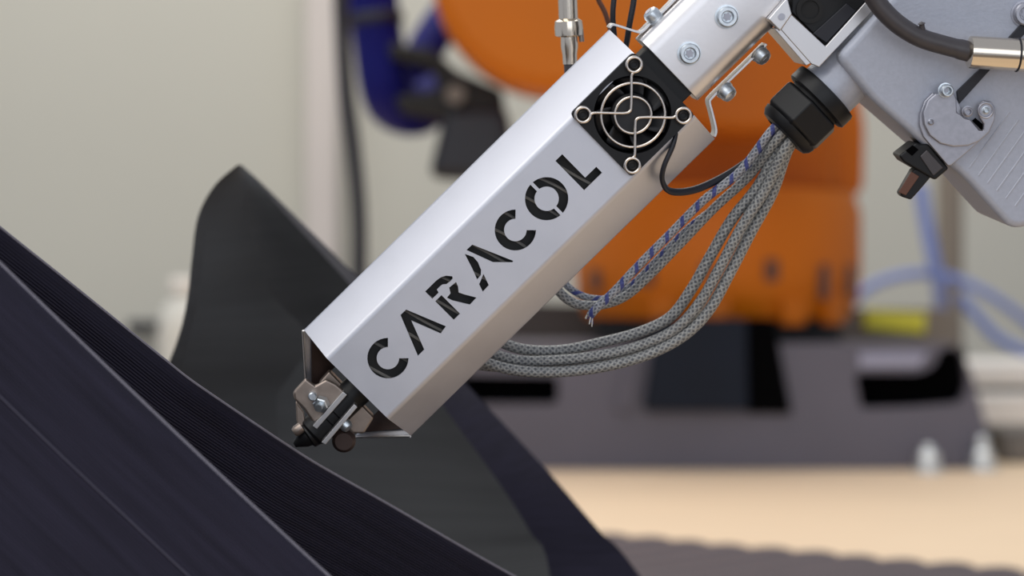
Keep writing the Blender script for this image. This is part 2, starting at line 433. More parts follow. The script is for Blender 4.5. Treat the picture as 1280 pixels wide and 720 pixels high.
# tilted yellow tag on the flange
b = bm_new(); prism(b, [P(1082, 386, YR + .48), P(1158, 392, YR + .48), P(1156, 417, YR + .48), P(1080, 411, YR + .48)], Vector((0, .015, 0))); obj('warning_tag', b, M_yellow, t, label='yellow tag', bevel=.003)
b = bm_new(); prism(b, [P(*p, YR - .004) for p in ((1074, 441), (1160, 441), (1150, 459), (1074, 460))], Vector((0, .03, 0))); obj('slot_highlight', b, M_highlight, t, label='pale lilac highlight above the slot, added as a bar', bevel=.003)  # added bar stands in for a highlight on the base edge
# gearbox block set in the middle of the base
b = bm_new(); prism(b, [Vector((x, YR - .03, z)) for x, z in roundpoly(rpp([(822, 398), (934, 398), (936, 514), (804, 514)], YR - .03), .01)], Vector((0, .12, 0))); obj('gearbox', b, M_navy, t, bevel=.006)
b = bm_new(); prism(b, [Vector((x, YR - .015, z)) for x, z in roundpoly(rpp([(932, 398), (968, 398), (990, 517), (934, 517)], YR - .015), .006)], Vector((0, .1, 0))); obj('gearbox_cheek', b, M_dark, t, bevel=.004)
b = bm_new(); prism(b, [Vector((x, YR - .012, z)) for x, z in roundpoly(rpp([(790, 430), (802, 430), (790, 515), (768, 515)], YR - .012), .006)], Vector((0, .05, 0))); obj('gearbox_cheek', b, M_cast, t, bevel=.004)
# turning ring
cx = P(897, 0, 4.3).x; cy = 4.3
k = 4.08 / F
R0 = 178 * 4.3 / F
zb = P(0, 398, 4.1).z; z1 = P(0, 372, 4.08).z; z2 = P(0, 330, 4.08).z; z3 = P(0, 262, 4.08).z; z4 = P(0, 236, 4.1).z
b = bm_new(); lathe(b, [(R0 * .93, zb), (R0 * .96, z1 - .01), (R0 * .985, z1), (R0, z2), (R0, z3), (R0 * .95, z4), (R0 * .6, z4 + .01)], (cx, cy, 0), (0, 0, 1), 64)
ring = obj('turning_ring', b, M_orange, t)
b = bm_new(); lathe(b, [(R0 * .86, TZ + .1), (R0 * .86, zb)], (cx, cy, 0), (0, 0, 1), 48); obj('axis_bearing', b, M_blackmatte, t)
for px, py, w, h in ((800, 345, 9, 12), (868, 338, 7, 9), (946, 338, 9, 14), (1012, 352, 7, 22), (1050, 350, 6, 20), (742, 350, 6, 14)):
    sx = (px - 897) / 178; ang = math.asin(max(-1, min(1, sx)))
    d = Vector((math.sin(ang), -math.cos(ang), 0)); tx = Vector((math.cos(ang), math.sin(ang), 0))
    c = Vector((cx, cy, P(0, py, 4.12).z)) + d * (R0 * 1.0 - .012); s = 4.1 / F
    wd = w * s / max(.35, math.cos(ang)); hh = h * s; b = bm_new()
    prism(b, [c + tx * x + Vector((0, 0, z)) for x, z in roundpoly([(-wd, -hh), (wd, -hh), (wd, hh), (-wd, hh)], .008)], d * .014)
    obj('pocket_shade', b, M_orange2 if False else M_handle, ring, label='dark patch for the shade of a recessed pocket')  # dark slab on the ring painted as the pocket's shade
for px in (1030, 975, 880, 820):     # skirt lugs below the ring
    sx = (px - 897) / 178; ang = math.asin(sx); d = Vector((math.sin(ang), -math.cos(ang), 0)); tx = Vector((math.cos(ang), math.sin(ang), 0))
    c = Vector((cx, cy, 0)) + d * (R0 * .93)
    b = bm_new(); prism(b, [c + tx * x + Vector((0, 0, z)) for x, z in ((-.022, zb - .012), (.022, zb - .012), (.026, z1), (-.026, z1))], d * .02); obj('lug', b, M_orange, ring, bevel=.004)
# shoulder casting above the ring
b = bm_new()
prism(b, [Vector((x, 4.16, z)) for x, z in roundpoly(rpp([(752, 60), (1040, 40), (1046, 245), (752, 245)], 4.16), .03)], Vector((0, .34, 0)))
sh = obj('shoulder', b, M_orange2, t, bevel=.03, seg=4)
b = bm_new()
prism(b, [Vector((x, 4.3, z)) for x, z in roundpoly(rpp([(1010, 80), (1070, 100), (1082, 150), (1080, 246), (1010, 246)], 4.3), .03)], Vector((0, .2, 0)))
obj('shoulder_cover', b, M_orange, t, bevel=.03, seg=4)
# big swinging arm and its elbow housing
c = P(700, -50, 3.7); b = bm_new(); q = 3.7 / F
lathe(b, [(.5 * 164 * q, -.02), (164 * q * .9, -.02), (164 * q, .0), (164 * q, .2), (150 * q, .24)], c, (0, 1, 0), 72); obj('elbow_housing', b, M_orange, t)
b = bm_new()
prism(b, [Vector((x, 3.85, z)) for x, z in roundpoly([tuple(P(*p, 3.85).xz) for p in ((620, -160), (1020, -120), (1035, 150), (930, 170), (760, 120), (650, 110))], .06)], Vector((0, .22, 0)))
obj('upper_arm', b, M_orange2, t, bevel=.02, seg=3)
# brackets, boot and blue energy hoses
t2 = thing('hose_holder', 'black hose clamp and boot hanging left of the orange arm', 'clamp', P(560, 100, 3.9))
b = bm_new(); prism(b, [P(*p, 3.88) for p in ((486, 52), (540, 60), (572, 88), (628, 112), (632, 140), (560, 146), (500, 140), (492, 120), (548, 112), (540, 86), (486, 72))], Vector((0, .08, 0))); obj('clamp_arm', b, M_blackmatte, t2, bevel=.008)
b = bm_new(); cyl(b, P(569, 118, 3.86), P(569, 118, 3.90), 12 * 3.86 / F); obj('clamp_bolt', b, M_grey, t2)
b = bm_new()
prism(b, [P(*p, 3.87) for p in ((556, 135), (634, 130), (640, 170), (618, 226), (534, 222))], Vector((0, .07, 0))); obj('boot', b, M_cable, t2, bevel=.02, seg=3)
main_hose = hose('energy_hose', [P(462, -60, 3.95), P(466, 0, 3.95), P(474, 60, 3.95), P(482, 110, 3.95), P(494, 132, 3.97), P(520, 138, 4.0), P(548, 122, 4.05)], 32 * 3.95 / F, M_blue, 'thick dark blue hose bending under the clamp left of the robot arm', 'hose', seg=24)
hose('energy_hose', [P(490, 130, 4.1), P(508, 112, 4.1), P(524, 78, 4.1), P(545, 40, 4.12), P(575, 0, 4.15)], 24 * 4.1 / F, M_blue, 'blue hose loop behind the black clamp, next to the orange arm', 'hose', seg=20)
hose('power_cable', [P(425, -60, 3.8), P(427, 20, 3.8), P(432, 110, 3.8), P(441, 180, 3.8), P(448, 260, 3.8), P(449, 340, 3.8), P(446, 520, 3.8), P(440, 583, 3.75)], 10 * 3.8 / F, M_cable, 'long black cable hanging straight down left of the blue hose', 'cable')
tube_band = bm_new(); lathe(tube_band, [(34 * 3.95 / F, -.009), (36 * 3.95 / F, -.006), (36 * 3.95 / F, .006), (34 * 3.95 / F, .009)], P(469, 24, 3.95), (.1, 0, -1), 24)
obj('band', tube_band, M_cable, main_hose, label='black band')

# ------------------------------------------------------------------ printed vessel (near wall, far wall, one closed shell)
SZ = TZ + .0122
near = [(-240, 92, .95), (-120, 212, .95), (0, 330, .95), (120, 447, .95), (240, 561.5, .95), (373, 686, .95), (510, 810, .955), (640, 922, .97), (740, 1000, .99)]
far = [(1000, 935, 1.30), (900, 868, 1.29), (760, 785, 1.265), (639, 719, 1.23), (570, 680, 1.205), (480, 628, 1.175), (400, 583, 1.147), (357, 556, 1.135), (300, 518, 1.12), (240, 477, 1.10), (207, 451, 1.09), (150, 405, 1.075), (83, 351, 1.055), (0, 285, 1.03), (-110, 196, .995), (-210, 110, .965)]
end = [(830, 1050, 1.02), (960, 1060, 1.12), (1020, 1000, 1.22)]
loop = catmull([P(*p) for p in near + end + far], 6, closed=True)
AV = Vector((1, 0, 1)).normalized(); NR = 40
rows = []
for i in range(NR + 1):
    f = i / NR; r = []
    for p in loop:
        s = (p.z - SZ) / AV.z; r.append(p - AV * ((s - .002) * f))
    rows.append(r)
acc = [0]
for p, q in zip(loop, loop[1:] + loop[:1]): acc.append(acc[-1] + (q - p).length)
smean = [(p.z - SZ) / AV.z for p in loop]; L = len(loop)
t = thing('printed_vessel', 'large black 3D printed shell with fine layer lines, nozzle touching its far rim', '3d print', (loop[0].x * 0 - .2, .95, SZ))
b = bm_new(); grid(b, rows, lambda i, j: (acc[j], smean[j % L] * i / NR), closed=True)
obj('shell', b, M_print, t, smooth=180, solid=.0022)
b = bm_new(); tube(b, loop, .00085, 8, closed=True); obj('top_bead', b, M_bead, t, label='top layer along the rim, coloured pale for its highlight', smooth=180)
nl = [p - AV * .037 - Vector((0, .0013, 0)) for p in loop[6:6 * 7]]
b = bm_new(); tube(b, nl, .0005, 6); obj('layer_seam', b, M_seam, t, label='slightly raised layer line', smooth=180)

# ------------------------------------------------------------------ printed blade behind
Lc = [(297, 206), (268, 232), (247, 272), (239, 330), (232, 385), (218, 435), (190, 500), (150, 580), (110, 680), (80, 800), (60, 1000)]
Rc = [(301, 206), (322, 228), (352, 262), (398, 312), (440, 359), (505, 435), (558, 513), (624, 604), (662, 664), (688, 722), (715, 1000)]
Oc = [(303, 207), (326, 228), (358, 259), (406, 306), (450, 349), (545, 440), (596, 494), (682, 586), (748, 662), (800, 720), (990, 1000)]


def sample(c, n=48):
    w = catmull([(x, y, 0) for x, y in c], 8); L = [0]
    for p, q in zip(w, w[1:]): L.append(L[-1] + (q - p).length)
    out = []
    for i in range(n + 1):
        s = L[-1] * i / n; k = 0
        while k < len(L) - 2 and L[k + 1] < s: k += 1
        f = (s - L[k]) / max(1e-9, L[k + 1] - L[k]); out.append(w[k].lerp(w[k + 1], f))
    return out


n = 48; LL, RR, OO = [catmull([(x, y, 0) for x, y in c], 5) for c in (Lc, Rc, Oc)]; n = len(LL) - 1; mcol = 20


def blade_point(i, s):                   # s 0..1 across the front face
    l, r = LL[i], RR[i]; p = l.lerp(r, s); wd = min(1, (r - l).length / 260)
    Y = 1.40 + .06 * s + .085 * wd * math.sin(PI * s) ** .9 * (1 - .35 * s) + .03 * i / n
    return P(p.x, p.y, Y)


front = [[blade_point(i, j / mcol) for j in range(mcol + 1)] for i in range(n + 1)]
side = [[front[i][-1].lerp(P(OO[i].x, OO[i].y, 1.46 + .03 * i / n + .02 * min(1, i / 20)), j / 5) for j in range(6)] for i in range(n + 1)]
backr = [[side[i][-1].lerp(front[i][0] + Vector((0, .002 + .01 * min(1, i / 12), 0)), j / 10) + Vector((0, .07 * min(1, i / 30) * math.sin(PI * j / 10), 0)) for j in range(11)] for i in range(n + 1)]
for R in (front, side, backr):
    for r in R:
        for p in r:
            if p.z < SZ + .0005: p.z = SZ + .0005
base = Vector((P(450, 0, 1.45).x, 1.46, SZ))
t = thing('twisted_print', 'dark grey twisted 3D printed piece with pointed tip, behind the nozzle', '3d print', base)
uvb = lambda R: (lambda i, j: (j * .02, i * .012))
b = bm_new(); grid(b, front, uvb(front)); obj('front_face', b, M_wing, t, smooth=180)
b = bm_new(); grid(b, side, uvb(side)); obj('side_face', b, M_print, t, smooth=180, label='narrow bluish black side face')
b = bm_new(); grid(b, backr, uvb(backr)); obj('back_face', b, M_wing, t, smooth=180)

# ------------------------------------------------------------------ print head
head = thing('print_head', 'robotic extruder print head with silver shroud cut with lettering', 'extruder', LP(369, 556, 15))
K = 1 / 2 ** .5


def ringsector(cu, ca, R, r, a0, a1, n=26):
    # angles measured in the head frame: x = a (reading direction), y = -u (up of the letters)
    f = lambda rad, t: (cu - rad * math.sin(t), ca + rad * math.cos(t))
    o = [f(R, a0 + (a1 - a0) * i / n) for i in range(n + 1)]; i_ = [f(r, a1 + (a0 - a1) * i / n) for i in range(n + 1)]
    return o + i_


def letter_px(l): return [loc(x, y) for x, y in l]


def scl(l, ox, oy, s): return letter_px([(ox + x / s, oy + y / s) for x, y in l])


g = math.radians
holes = [ringsector(-.15, 19.7, 9.35, 5.1, g(45), g(315)), ringsector(-1.2, 101.9, 9.35, 5.1, g(45), g(315))]
# O with two stencil bridges on the across line
gp = .75
o1, i1 = math.asin(gp / 9.8), math.asin(gp / 5.5)
for s in (0, 1):
    c = (-1.4, 121.9); f = lambda rad, t: (c[0] - rad * math.sin(t), c[1] + rad * math.cos(t))
    o_ = [PI / 2 + s * PI + o1 + (PI - 2 * o1) * i / 24 for i in range(25)]; ii = [PI / 2 + s * PI + PI - i1 - (PI - 2 * i1) * i / 24 for i in range(25)]
    holes.append([f(9.8, x) for x in o_] + [f(5.5, x) for x in ii])
holes.append([(-10.2, 37.7), (-10.2, 41.3), (8.0, 48.7), (8.7, 44.7), (-4.9, 39.4), (8.7, 34.2), (8.7, 30.1)])
holes.append([(-10.9, 136.7), (-10.9, 141), (4.0, 141), (4.0, 148.0), (7.8, 148.0), (7.8, 136.7)])
holes.append([(-10.0, 53.2), (-10.0, 60.4), (-9.6, 62.9), (-8.5, 65), (-6.3, 66.8), (-5.4, 66.2), (-5.3, 64.4), (-5.6, 62.4), (-6.7, 61.1), (-6.9, 60.0), (-6.9, 57.6), (-5.3, 57.2), (-5.3, 53.2)])
holes.append([(-3.6, 53.3), (-3.6, 57.3), (8.4, 57.3), (8.4, 53.3)])
holes.append([(-3.2, 66.2), (-1.1, 65.4), (1.0, 63.7), (3.5, 64.9), (8.4, 67.8), (8.6, 63.4), (6.4, 62.0), (1.6, 59.1), (-1.0, 58.2), (-1.3, 60.8), (-3.6, 62.2)])
holes.append([(-10.3, 79.8), (-10.2, 83.4), (8.2, 91.4), (8.3, 90.6), (2.1, 84.4)])
holes.append([(-9.6, 78.0), (-5.8, 79.8), (-2.7, 79.6), (0.9, 78.1), (2.5, 76.3), (2.7, 73.8), (-2.3, 75.7)])
holes.append([(2.9, 77.6), (8.3, 75.7), (8.5, 71.7), (4.9, 72.9)])
hw = 18.3
shroud_me = cut_plate('shroud', [(-hw, 0), (hw, 0), (hw, 157.5), (-hw, 157.5)], holes, 1.2, HM)
shroud = obj('shroud', shroud_me, M_alu, head, label='satin silver sheet metal shroud with cut out lettering')
# folded sides: rounded bends and 45 degree walls, then the back walls


def sheet(name, prof, thick, a0f, a1f, m, parent, label=None, na=1, smooth=50):
    """prof: list of (u,w); a0f/a1f give the cut at each profile point"""
    b = bm_new(); n = len(prof); nrm = []
    for i in range(n):
        p = Vector(prof[min(n - 1, i + 1)]) - Vector(prof[max(0, i - 1)]); nrm.append(Vector((-p.y, p.x)).normalized())
    outer = prof; inner = [(p[0] + q.x * thick, p[1] + q.y * thick) for p, q in zip(prof, nrm)]
    lp = list(outer) + inner[::-1]; idx = list(range(n)) + list(range(n))[::-1]
    lo = [b.verts.new(HP(p[0], a0f(i), p[1])) for p, i in zip(lp, idx)]; hi = [b.verts.new(HP(p[0], a1f(i), p[1])) for p, i in zip(lp, idx)]
    m2 = len(lp)
    for i in range(m2): b.faces.new((lo[i], lo[(i + 1) % m2], hi[(i + 1) % m2], hi[i]))
    for i in range(n - 1):
        b.faces.new((lo[i], lo[m2 - 1 - i], lo[m2 - 2 - i], lo[i + 1])); b.faces.new((hi[i], hi[i + 1], hi[m2 - 2 - i], hi[m2 - 1 - i]))
    return obj(name, b, m, parent, label=label, smooth=smooth)


LEN = 195.75
for sgn in (-1, 1):
    arc = []
    # bend between the flat front (w=0) and the slanted side, radius about 4
    R = 3.6; ang = math.atan2(14.77, 35 - 19.78)
    for i in range(9):
        th = ang * i / 8; arc.append((sgn * (hw + R * math.sin(th)), R * (1 - math.cos(th))))
    pr = arc + [(sgn * 34.4, 14.15), (sgn * 34.9, 14.8), (sgn * 34.9, 15.4)]
    sheet('shroud_side', pr if sgn > 0 else pr, 1.1 * sgn, lambda i: 0, lambda i: LEN, M_alu, shroud, label='slanted side wall')
    # back wall, its lower rim cut long toward the nozzle
    tu, ta = loc(384.5, 486, 30) if sgn < 0 else loc(445, 545.5, 30)
    pr = [(sgn * 34.9, 15.4), (tu, 30)]
    sheet('shroud_back_wall', pr, 1.0 * sgn, lambda i: 0 if i == 0 else ta, lambda i: LEN, M_alu, shroud, label='rear wall with slanted lower rim')
    e = .8                                # rolled bright lip along the slanted rim
    b = bm_new(); tube(b, [HP(sgn * 34.9, -.4, 14.6), HP(tu, ta - .4, 30)], .0007, 8); obj('rim_lip', b, M_plate, shroud, label='bright cut edge')
for sgn in (-1, 1):                       # dark sheets added inside the rear walls, standing in for the mouth's shade
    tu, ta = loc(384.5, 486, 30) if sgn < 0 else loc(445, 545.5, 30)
    sheet('mouth_shade', [(sgn * 32.2, 15.2), (tu - sgn * 1.2, 28.6)], .6 * sgn, lambda i: 2.0 if i == 0 else ta + 1.5, lambda i: 60, M_nozdark, shroud, label='dark inner sheet for the shade in the mouth')
tl = loc(384.5, 486, 30); tr = loc(445, 545.5, 30)
b = bm_new(); box(b, tl[0], tr[0], 0, LEN - 2, 30, 31, HM); obj('shroud_rear', b, M_alu, shroud)
# dark insulated core seen through the letters, with a few pale sleeves
b = bm_new(); box(b, -17.5, 17.5, 6, 156, 5, 24, HM); core = obj('inner_core', b, M_inner, head, bevel=.001, label='black insulated barrel behind the lettering')
for k in range(14):
    a = 9 + k * 10.6
    b = bm_new(); tube(b, catmull([HP(-16, a - 2, 5), HP(0, a + 2.0 + (k % 3), 4.5), HP(16, a + 7, 5)], 5), .0007, 6); obj('inner_sleeve', b, M_inwire, core)

# --- cooling fan
FA, FU = 176.0, -1.56
fan = obj('cooling_fan', (lambda: None)() or cut_plate('fan', roundpoly([(FU - 20, FA - 20), (FU + 20, FA - 20), (FU + 20, FA + 20), (FU - 20, FA + 20)], 2.5),
          [[(FU + 17.6 * math.cos(2 * PI * i / 60), FA + 17.6 * math.sin(2 * PI * i / 60)) for i in range(60)]] +
          [[(FU + x + 1.7 * math.cos(2 * PI * i / 12), FA + y + 1.7 * math.sin(2 * PI * i / 12)) for i in range(12)] for x in (-16, 16) for y in (-16, 16)],
          12, HM @ Matrix.Translation((0, 0, -2.2))), M_blackplastic, head, label='small black cooling fan behind a wire grill', bevel=.0004)
b = bm_new(); lathe(b, [(9.4e-3, 0), (9.4e-3, 8e-3), (8.6e-3, 8.8e-3), (0, 8.8e-3)], HP(FU, FA, 8.6), -HW, 40); obj('hub', b, M_bladepl, fan)
b = bm_new(); cyl(b, HP(FU, FA, 9.6), HP(FU, FA, 8), .0178, seg=40); obj('back_spider', b, M_dark, fan)
for k in range(7):
    a0 = 2 * PI * k / 7; R = []
    for i in range(7):
        rr = 9.2 + (17 - 9.2) * i / 6; row = []
        for j in range(5):
            s = j / 4; th = a0 + .75 * s + .035 * (rr - 9); row.append(HP(FU + rr * math.cos(th), FA + rr * math.sin(th), 2.2 + 5.2 * s + .6 * math.sin(PI * s)))
        R.append(row)
    b = bm_new(); grid(b, R, lambda i, j: (i, j)); obj('blade', b, M_bladepl, fan, solid=.0007, smooth=180)
# grill: two rings and two bent wires ending in eyelets
gw = -4.0
ix = lambda x, y: HP(FU + (x + y) * K, FA + (x - y) * K, gw)       # x right, y down as seen, millimetres
b = bm_new()
for r in (14.4, 8.2):
    tube(b, [ix(r * math.cos(2 * PI * i / 64), r * math.sin(2 * PI * i / 64)) for i in range(64)], .00068, 8, closed=True)
ey = 22.6
gz = -HW * .0009
for sg in (1, -1):
    pts = [(0, -(ey - 3.3) * sg), (-1.0 * sg, -(ey - 5.0) * sg), (-1.0 * sg, -12 * sg), (-1.0 * sg, -4.5 * sg), (-1.5 * sg, -1.8 * sg), (-4.2 * sg, -.9 * sg), (-12 * sg, -.9 * sg), (-(ey - 5.0) * sg, -.9 * sg), (-(ey - 3.3) * sg, 0)]
    tube(b, catmull([ix(*p) + gz for p in pts], 6), .00068, 8)
grill = obj('grill', b, M_wire, fan, label='bright wire finger grill', smooth=180)
for x, y in ((0, -ey), (0, ey), (-ey, 0), (ey, 0)):
    b = bm_new(); tube(b, [ix(x + 3.3 * math.cos(2 * PI * i / 32), y + 3.3 * math.sin(2 * PI * i / 32)) + gz for i in range(32)], .00075, 8, closed=True); obj('eyelet', b, M_wire, fan, smooth=180)
    b = bm_new(); c = ix(x, y); lathe(b, [(2.3e-3, -1e-3), (2.3e-3, .6e-3), (1.6e-3, 1.1e-3), (1.3e-3, 1.0e-3), (1.2e-3, .2e-3), (0, .2e-3)], c, -HW, 20); obj('screw', b, M_blackplastic, fan)

# --- black heat break block between shroud and profile
b = bm_new(); box(b, -17.5, 11.5, 190, 206, 7, 26, HM); obj('spacer_block', b, M_blackplastic, head, bevel=.0006)


def cap_screw(u, a, w, r, h, parent, axis=None, m=None, recess=True, c=None, name='screw', lab=None):
    c = HP(u, a, w) if c is None else c; ax = -HW if axis is None else axis
    b = bm_new(); mm = .001
    lathe(b, [(r * 1.16 * mm, 0), (r * 1.16 * mm, .7 * mm), (r * mm, .75 * mm), (r * mm, (h - .7) * mm), ((r - .6) * mm, h * mm), (r * .62 * mm, h * mm), (r * .56 * mm, (h - .5) * mm), (r * .5 * mm, h * .45 * mm), (0, h * .45 * mm)], c, ax, 30)
    o = obj(name, b, m or M_steel, parent, label=lab)
    if recess:
        b = bm_new(); x = ax.orthogonal().normalized(); y = ax.cross(x); n = 12
        prism(b, [c + ax * (h * .42 * mm) + (x * math.cos(2 * PI * i / n) + y * math.sin(2 * PI * i / n)) * (r * (.44 if i % 2 else .3) * mm) for i in range(n)], ax * (.0006)); obj('socket', b, M_cam, o)
    return o


# --- aluminium profile
PW = 4.0
prof_pts = [(-22.4, PW + 12), (-22.4, PW + 6)]
for i in range(7): th = PI / 2 * i / 6; prof_pts.append((-22.4 + 9 * (1 - math.cos(th)), PW + 6 - 6 * math.sin(th)))
prof_pts += [(7.5, PW)]
for i in range(1, 8): th = PI / 2 * i / 7; prof_pts.append((7.5 + 8.8 * math.sin(th), PW + 8.8 * (1 - math.cos(th))))
prof_pts += [(16.3, PW + 26), (-22.4, PW + 26)]
b = bm_new(); v0 = [HP(u, 202, w) for u, w in prof_pts]; prism(b, v0, HA * .085)
profile = obj('mount_profile', b, M_profile, head, label='bright milled aluminium bar with rounded edges', smooth=25, bevel=.0004)
for px, py in ((862, 67), (909, 21)):
    u, a = loc(px, py, PW - 2); cap_screw(u, a, PW, 4.7, 4.2, profile)
u, a = loc(962, -25, PW); cap_screw(u, a, PW, 4.7, 4.2, profile)

# --- top tabs folding from the shroud onto the profile sides


def strip(name, pts, wa, wb, m, parent, label=None, th=1.1):   # ribbon seen edge-on: pts (u,a), width in w
    b = bm_new(); n = len(pts); O = []
    for i in range(n):
        d = (Vector(pts[min(n - 1, i + 1)]) - Vector(pts[max(0, i - 1)])).normalized(); O.append(Vector((-d.y, d.x)) * th / 2)
    A = [(p[0] + o.x, p[1] + o.y) for p, o in zip(pts, O)]; B = [(p[0] - o.x, p[1] - o.y) for p, o in zip(pts, O)]
    q = A + B[::-1]; lo = [b.verts.new(HP(x, y, wa)) for x, y in q]; hi = [b.verts.new(HP(x, y, wb)) for x, y in q]; m2 = len(q)
    for i in range(m2): b.faces.new((lo[i], lo[(i + 1) % m2], hi[(i + 1) % m2], hi[i]))
    for i in range(n - 1):
        b.faces.new((lo[i], lo[i + 1], lo[m2 - 2 - i], lo[m2 - 1 - i])); b.faces.new((hi[i], hi[m2 - 1 - i], hi[m2 - 2 - i], hi[i + 1]))
    return obj(name, b, m, parent, label=label, smooth=50, bevel=.0002)


def sm2(px, w, n=5): return [(v.x, v.y) for v in catmull([tuple(loc(x, y, w)) + (0,) for x, y in px], n)]


left = strip('fixing_tab', sm2([(762, 35), (766, 31), (775, 33), (797, 40), (803, 39), (812, 30), (826, 17), (862, -20)], 15, 4), 14, 27, M_plate, shroud, label='folded steel tab screwed to the aluminium bar')
right = strip('fixing_tab', sm2([(893, 171), (895, 162), (890, 140), (887, 128), (890, 122), (905, 107), (935, 78), (958, 55)], 15, 4), 14, 27, M_plate, shroud, label='folded steel tab screwed to the aluminium bar')
for (px, py), s, f in (((820, 24), -1, .25), ((905, 112), 1, .7), ((948, 66), 1, .7)):
    c = LP(px, py, 16); b = bm_new(); ax = (HU * s - HW * f).normalized(); mm = .001
    lathe(b, [(4.4 * mm, 0), (4.4 * mm, .8 * mm), (3.9 * mm, .9 * mm), (3.9 * mm, 3.4 * mm), (3.3 * mm, 4.8 * mm), (2 * mm, 5.4 * mm), (0, 5.5 * mm)], c, ax, 24); o = obj('dome_bolt', b, M_steel, profile)
    b = bm_new(); lathe(b, [(1.9 * mm, 0), (1.9 * mm, .25 * mm)], c + ax * 5.3 * mm, ax, 6); obj('socket', b, M_cam, o)

# --- bottom: clamp and nozzle
nz = obj('nozzle_clamp', (lambda b: (hprism(b, [loc(x, y, 12) for x, y in ((366, 491), (370, 486), (382, 473), (394, 482), (408, 474), (420, 480), (433, 491), (394, 533), (380, 512), (368, 500))], 12, 15), b)[1])(bm_new()), M_noz, head, bevel=.0012, seg=3, label='stained steel clamp plate at the nozzle')
b = bm_new(); hprism(b, [loc(x, y, 11) for x, y in ((429, 488), (434, 492), (396, 535), (391, 531))], 8, 15); obj('clamp_lip', b, M_plate, nz, bevel=.0003)
b = bm_new(); hprism(b, [loc(x, y, 10) for x, y in ((443, 503), (447, 507), (407, 554), (402, 551))], 6, 26); obj('side_plate', b, M_plate, nz, bevel=.0003, label='bright thin side plate')
b = bm_new(); hprism(b, [loc(x, y, 20) for x, y in ((370, 500), (380, 514), (383, 536), (374, 540), (371, 522))], 16, 19); obj('side_tongue', b, M_noz, nz, bevel=.0006)
# barrel and tip
p0 = LP(452, 482, 20); p1 = LP(392, 540, 18); tip = LP(368, 556.5, 16); ax = (tip - p0).normalized()
b = bm_new(); Ln = (p1 - p0).length
lathe(b, [(.0075, 0), (.0075, Ln * .55), (.0068, Ln * .57), (.0068, Ln * .7), (.0075, Ln * .72), (.0075, Ln), (.006, Ln + .002)], p0, (p1 - p0), 28); obj('heater_barrel', b, M_blackplastic, nz)
Lt = (tip - p1).length
b = bm_new(); lathe(b, [(.0065, 0), (.0062, Lt * .3), (.0048, Lt * .36), (.0042, Lt * .55), (.0018, Lt * .9), (.0012, Lt), (0, Lt)], p1, (tip - p1), 28); obj('nozzle_tip', b, M_blackplastic, nz, label='black pointed nozzle tip')
b = bm_new(); lathe(b, [(.0026, 0), (.0026, .003), (.0018, .0045)], LP(377, 534, 14), (tip - p1), 16); obj('sensor_stub', b, M_noz, nz)
b = bm_new(); lathe(b, [(.0055, 0), (.0055, .004), (.004, .006), (0, .006)], LP(430, 549, 16), -HW, 24); obj('end_cap', b, M_nozdark, nz, label='dark brown round cap')
cap = LP(436, 530, 9); b = bm_new(); lathe(b, [(.0029, 0), (.0029, .003), (.0022, .004), (0, .0042)], LP(429, 528, 10), (HU * .9 - HW * .5), 20); obj('bolt', b, M_steel, nz)
b = bm_new(); lathe(b, [(.0037, 0), (.0037, .0035), (.0032, .004)], LP(403, 503, 12), -HW - HA * .4, 6); obj('nut', b, M_steel, nz, smooth=20)
b = bm_new(); lathe(b, [(.0018, 0), (.0018, .0065)], LP(403, 503, 12), -HW - HA * .4, 14); obj('stud', b, M_steel, nz)
b = bm_new(); lathe(b, [(.002, 0), (.002, .004), (.0015, .0045)], LP(391, 494, 12), -HW, 14); obj('pin', b, M_steel, nz)
# dark flange filling the lower mouth of the shroud
b = bm_new(); hprism(b, [(-18, 6), (18, 6), (19, 24), (-19, 24)], 8, 28); obj('mouth_block', b, M_noz, head, label='shadowed block in the mouth of the shroud', bevel=.0008)
b = bm_new(); hprism(b, [loc(x, y, 22) for x, y in ((398, 478), (412, 462), (468, 520), (455, 540), (440, 540))], 18, 26); obj('mouth_plate', b, M_noz, head, bevel=.001)

# --- motor bracket between profile and body
brk = obj('motor_bracket', (lambda b: (hprism(b, [loc(x, y, -2) for x, y in ((976, 37), (989, 18), (1032, 58), (1088, -4), (1098, -14), (1106, -6), (1094, 10), (1024, 84), (1014, 80))], -2, 0), b)[1])(bm_new()), M_plate, head, bevel=.0004, label='bright angled motor bracket plate')
b = bm_new(); hprism(b, [loc(x, y, -2) for x, y in ((968, 36), (977, 36), (1014, 79), (1008, 82))], -1.5, 30); obj('bracket_web', b, M_plate, brk, bevel=.0003)
b = bm_new(); hprism(b, [loc(x, y, -3) for x, y in ((960, 24), (984, -4), (990, 18), (975, 39))], -3.5, 4); cb = obj('corner_block', b, M_plate, brk, bevel=.0006, label='bright corner block with a pin')
b = bm_new(); lathe(b, [(.0016, 0), (.0016, .0005), (0, .0005)], LP(977, 21, -3.5), -HW, 16); obj('pin', b, M_cam, cb)
b = bm_new(); hprism(b, [loc(x, y, 4) for x, y in ((992, -60), (988, 16), (1031, 58), (1090, -6), (1110, -60))], 2, 40); mo = obj('motor', b, M_blackplastic, head, bevel=.001, label='black motor block')
b = bm_new(); c = LP(1012, 12, 2); lathe(b, [(.0062, 0), (.0062, .0012), (.0042, .0012), (.0042, .0004), (0, .0004)], c, -HW, 28); obj('boss', b, M_blackmatte, mo)
b = bm_new(); hprism(b, [loc(x, y, 1) for x, y in ((1016, 42), (1033, 54), (1070, 14), (1058, 4))], .5, 2); obj('motor_flange', b, M_cable, mo, bevel=.0004)

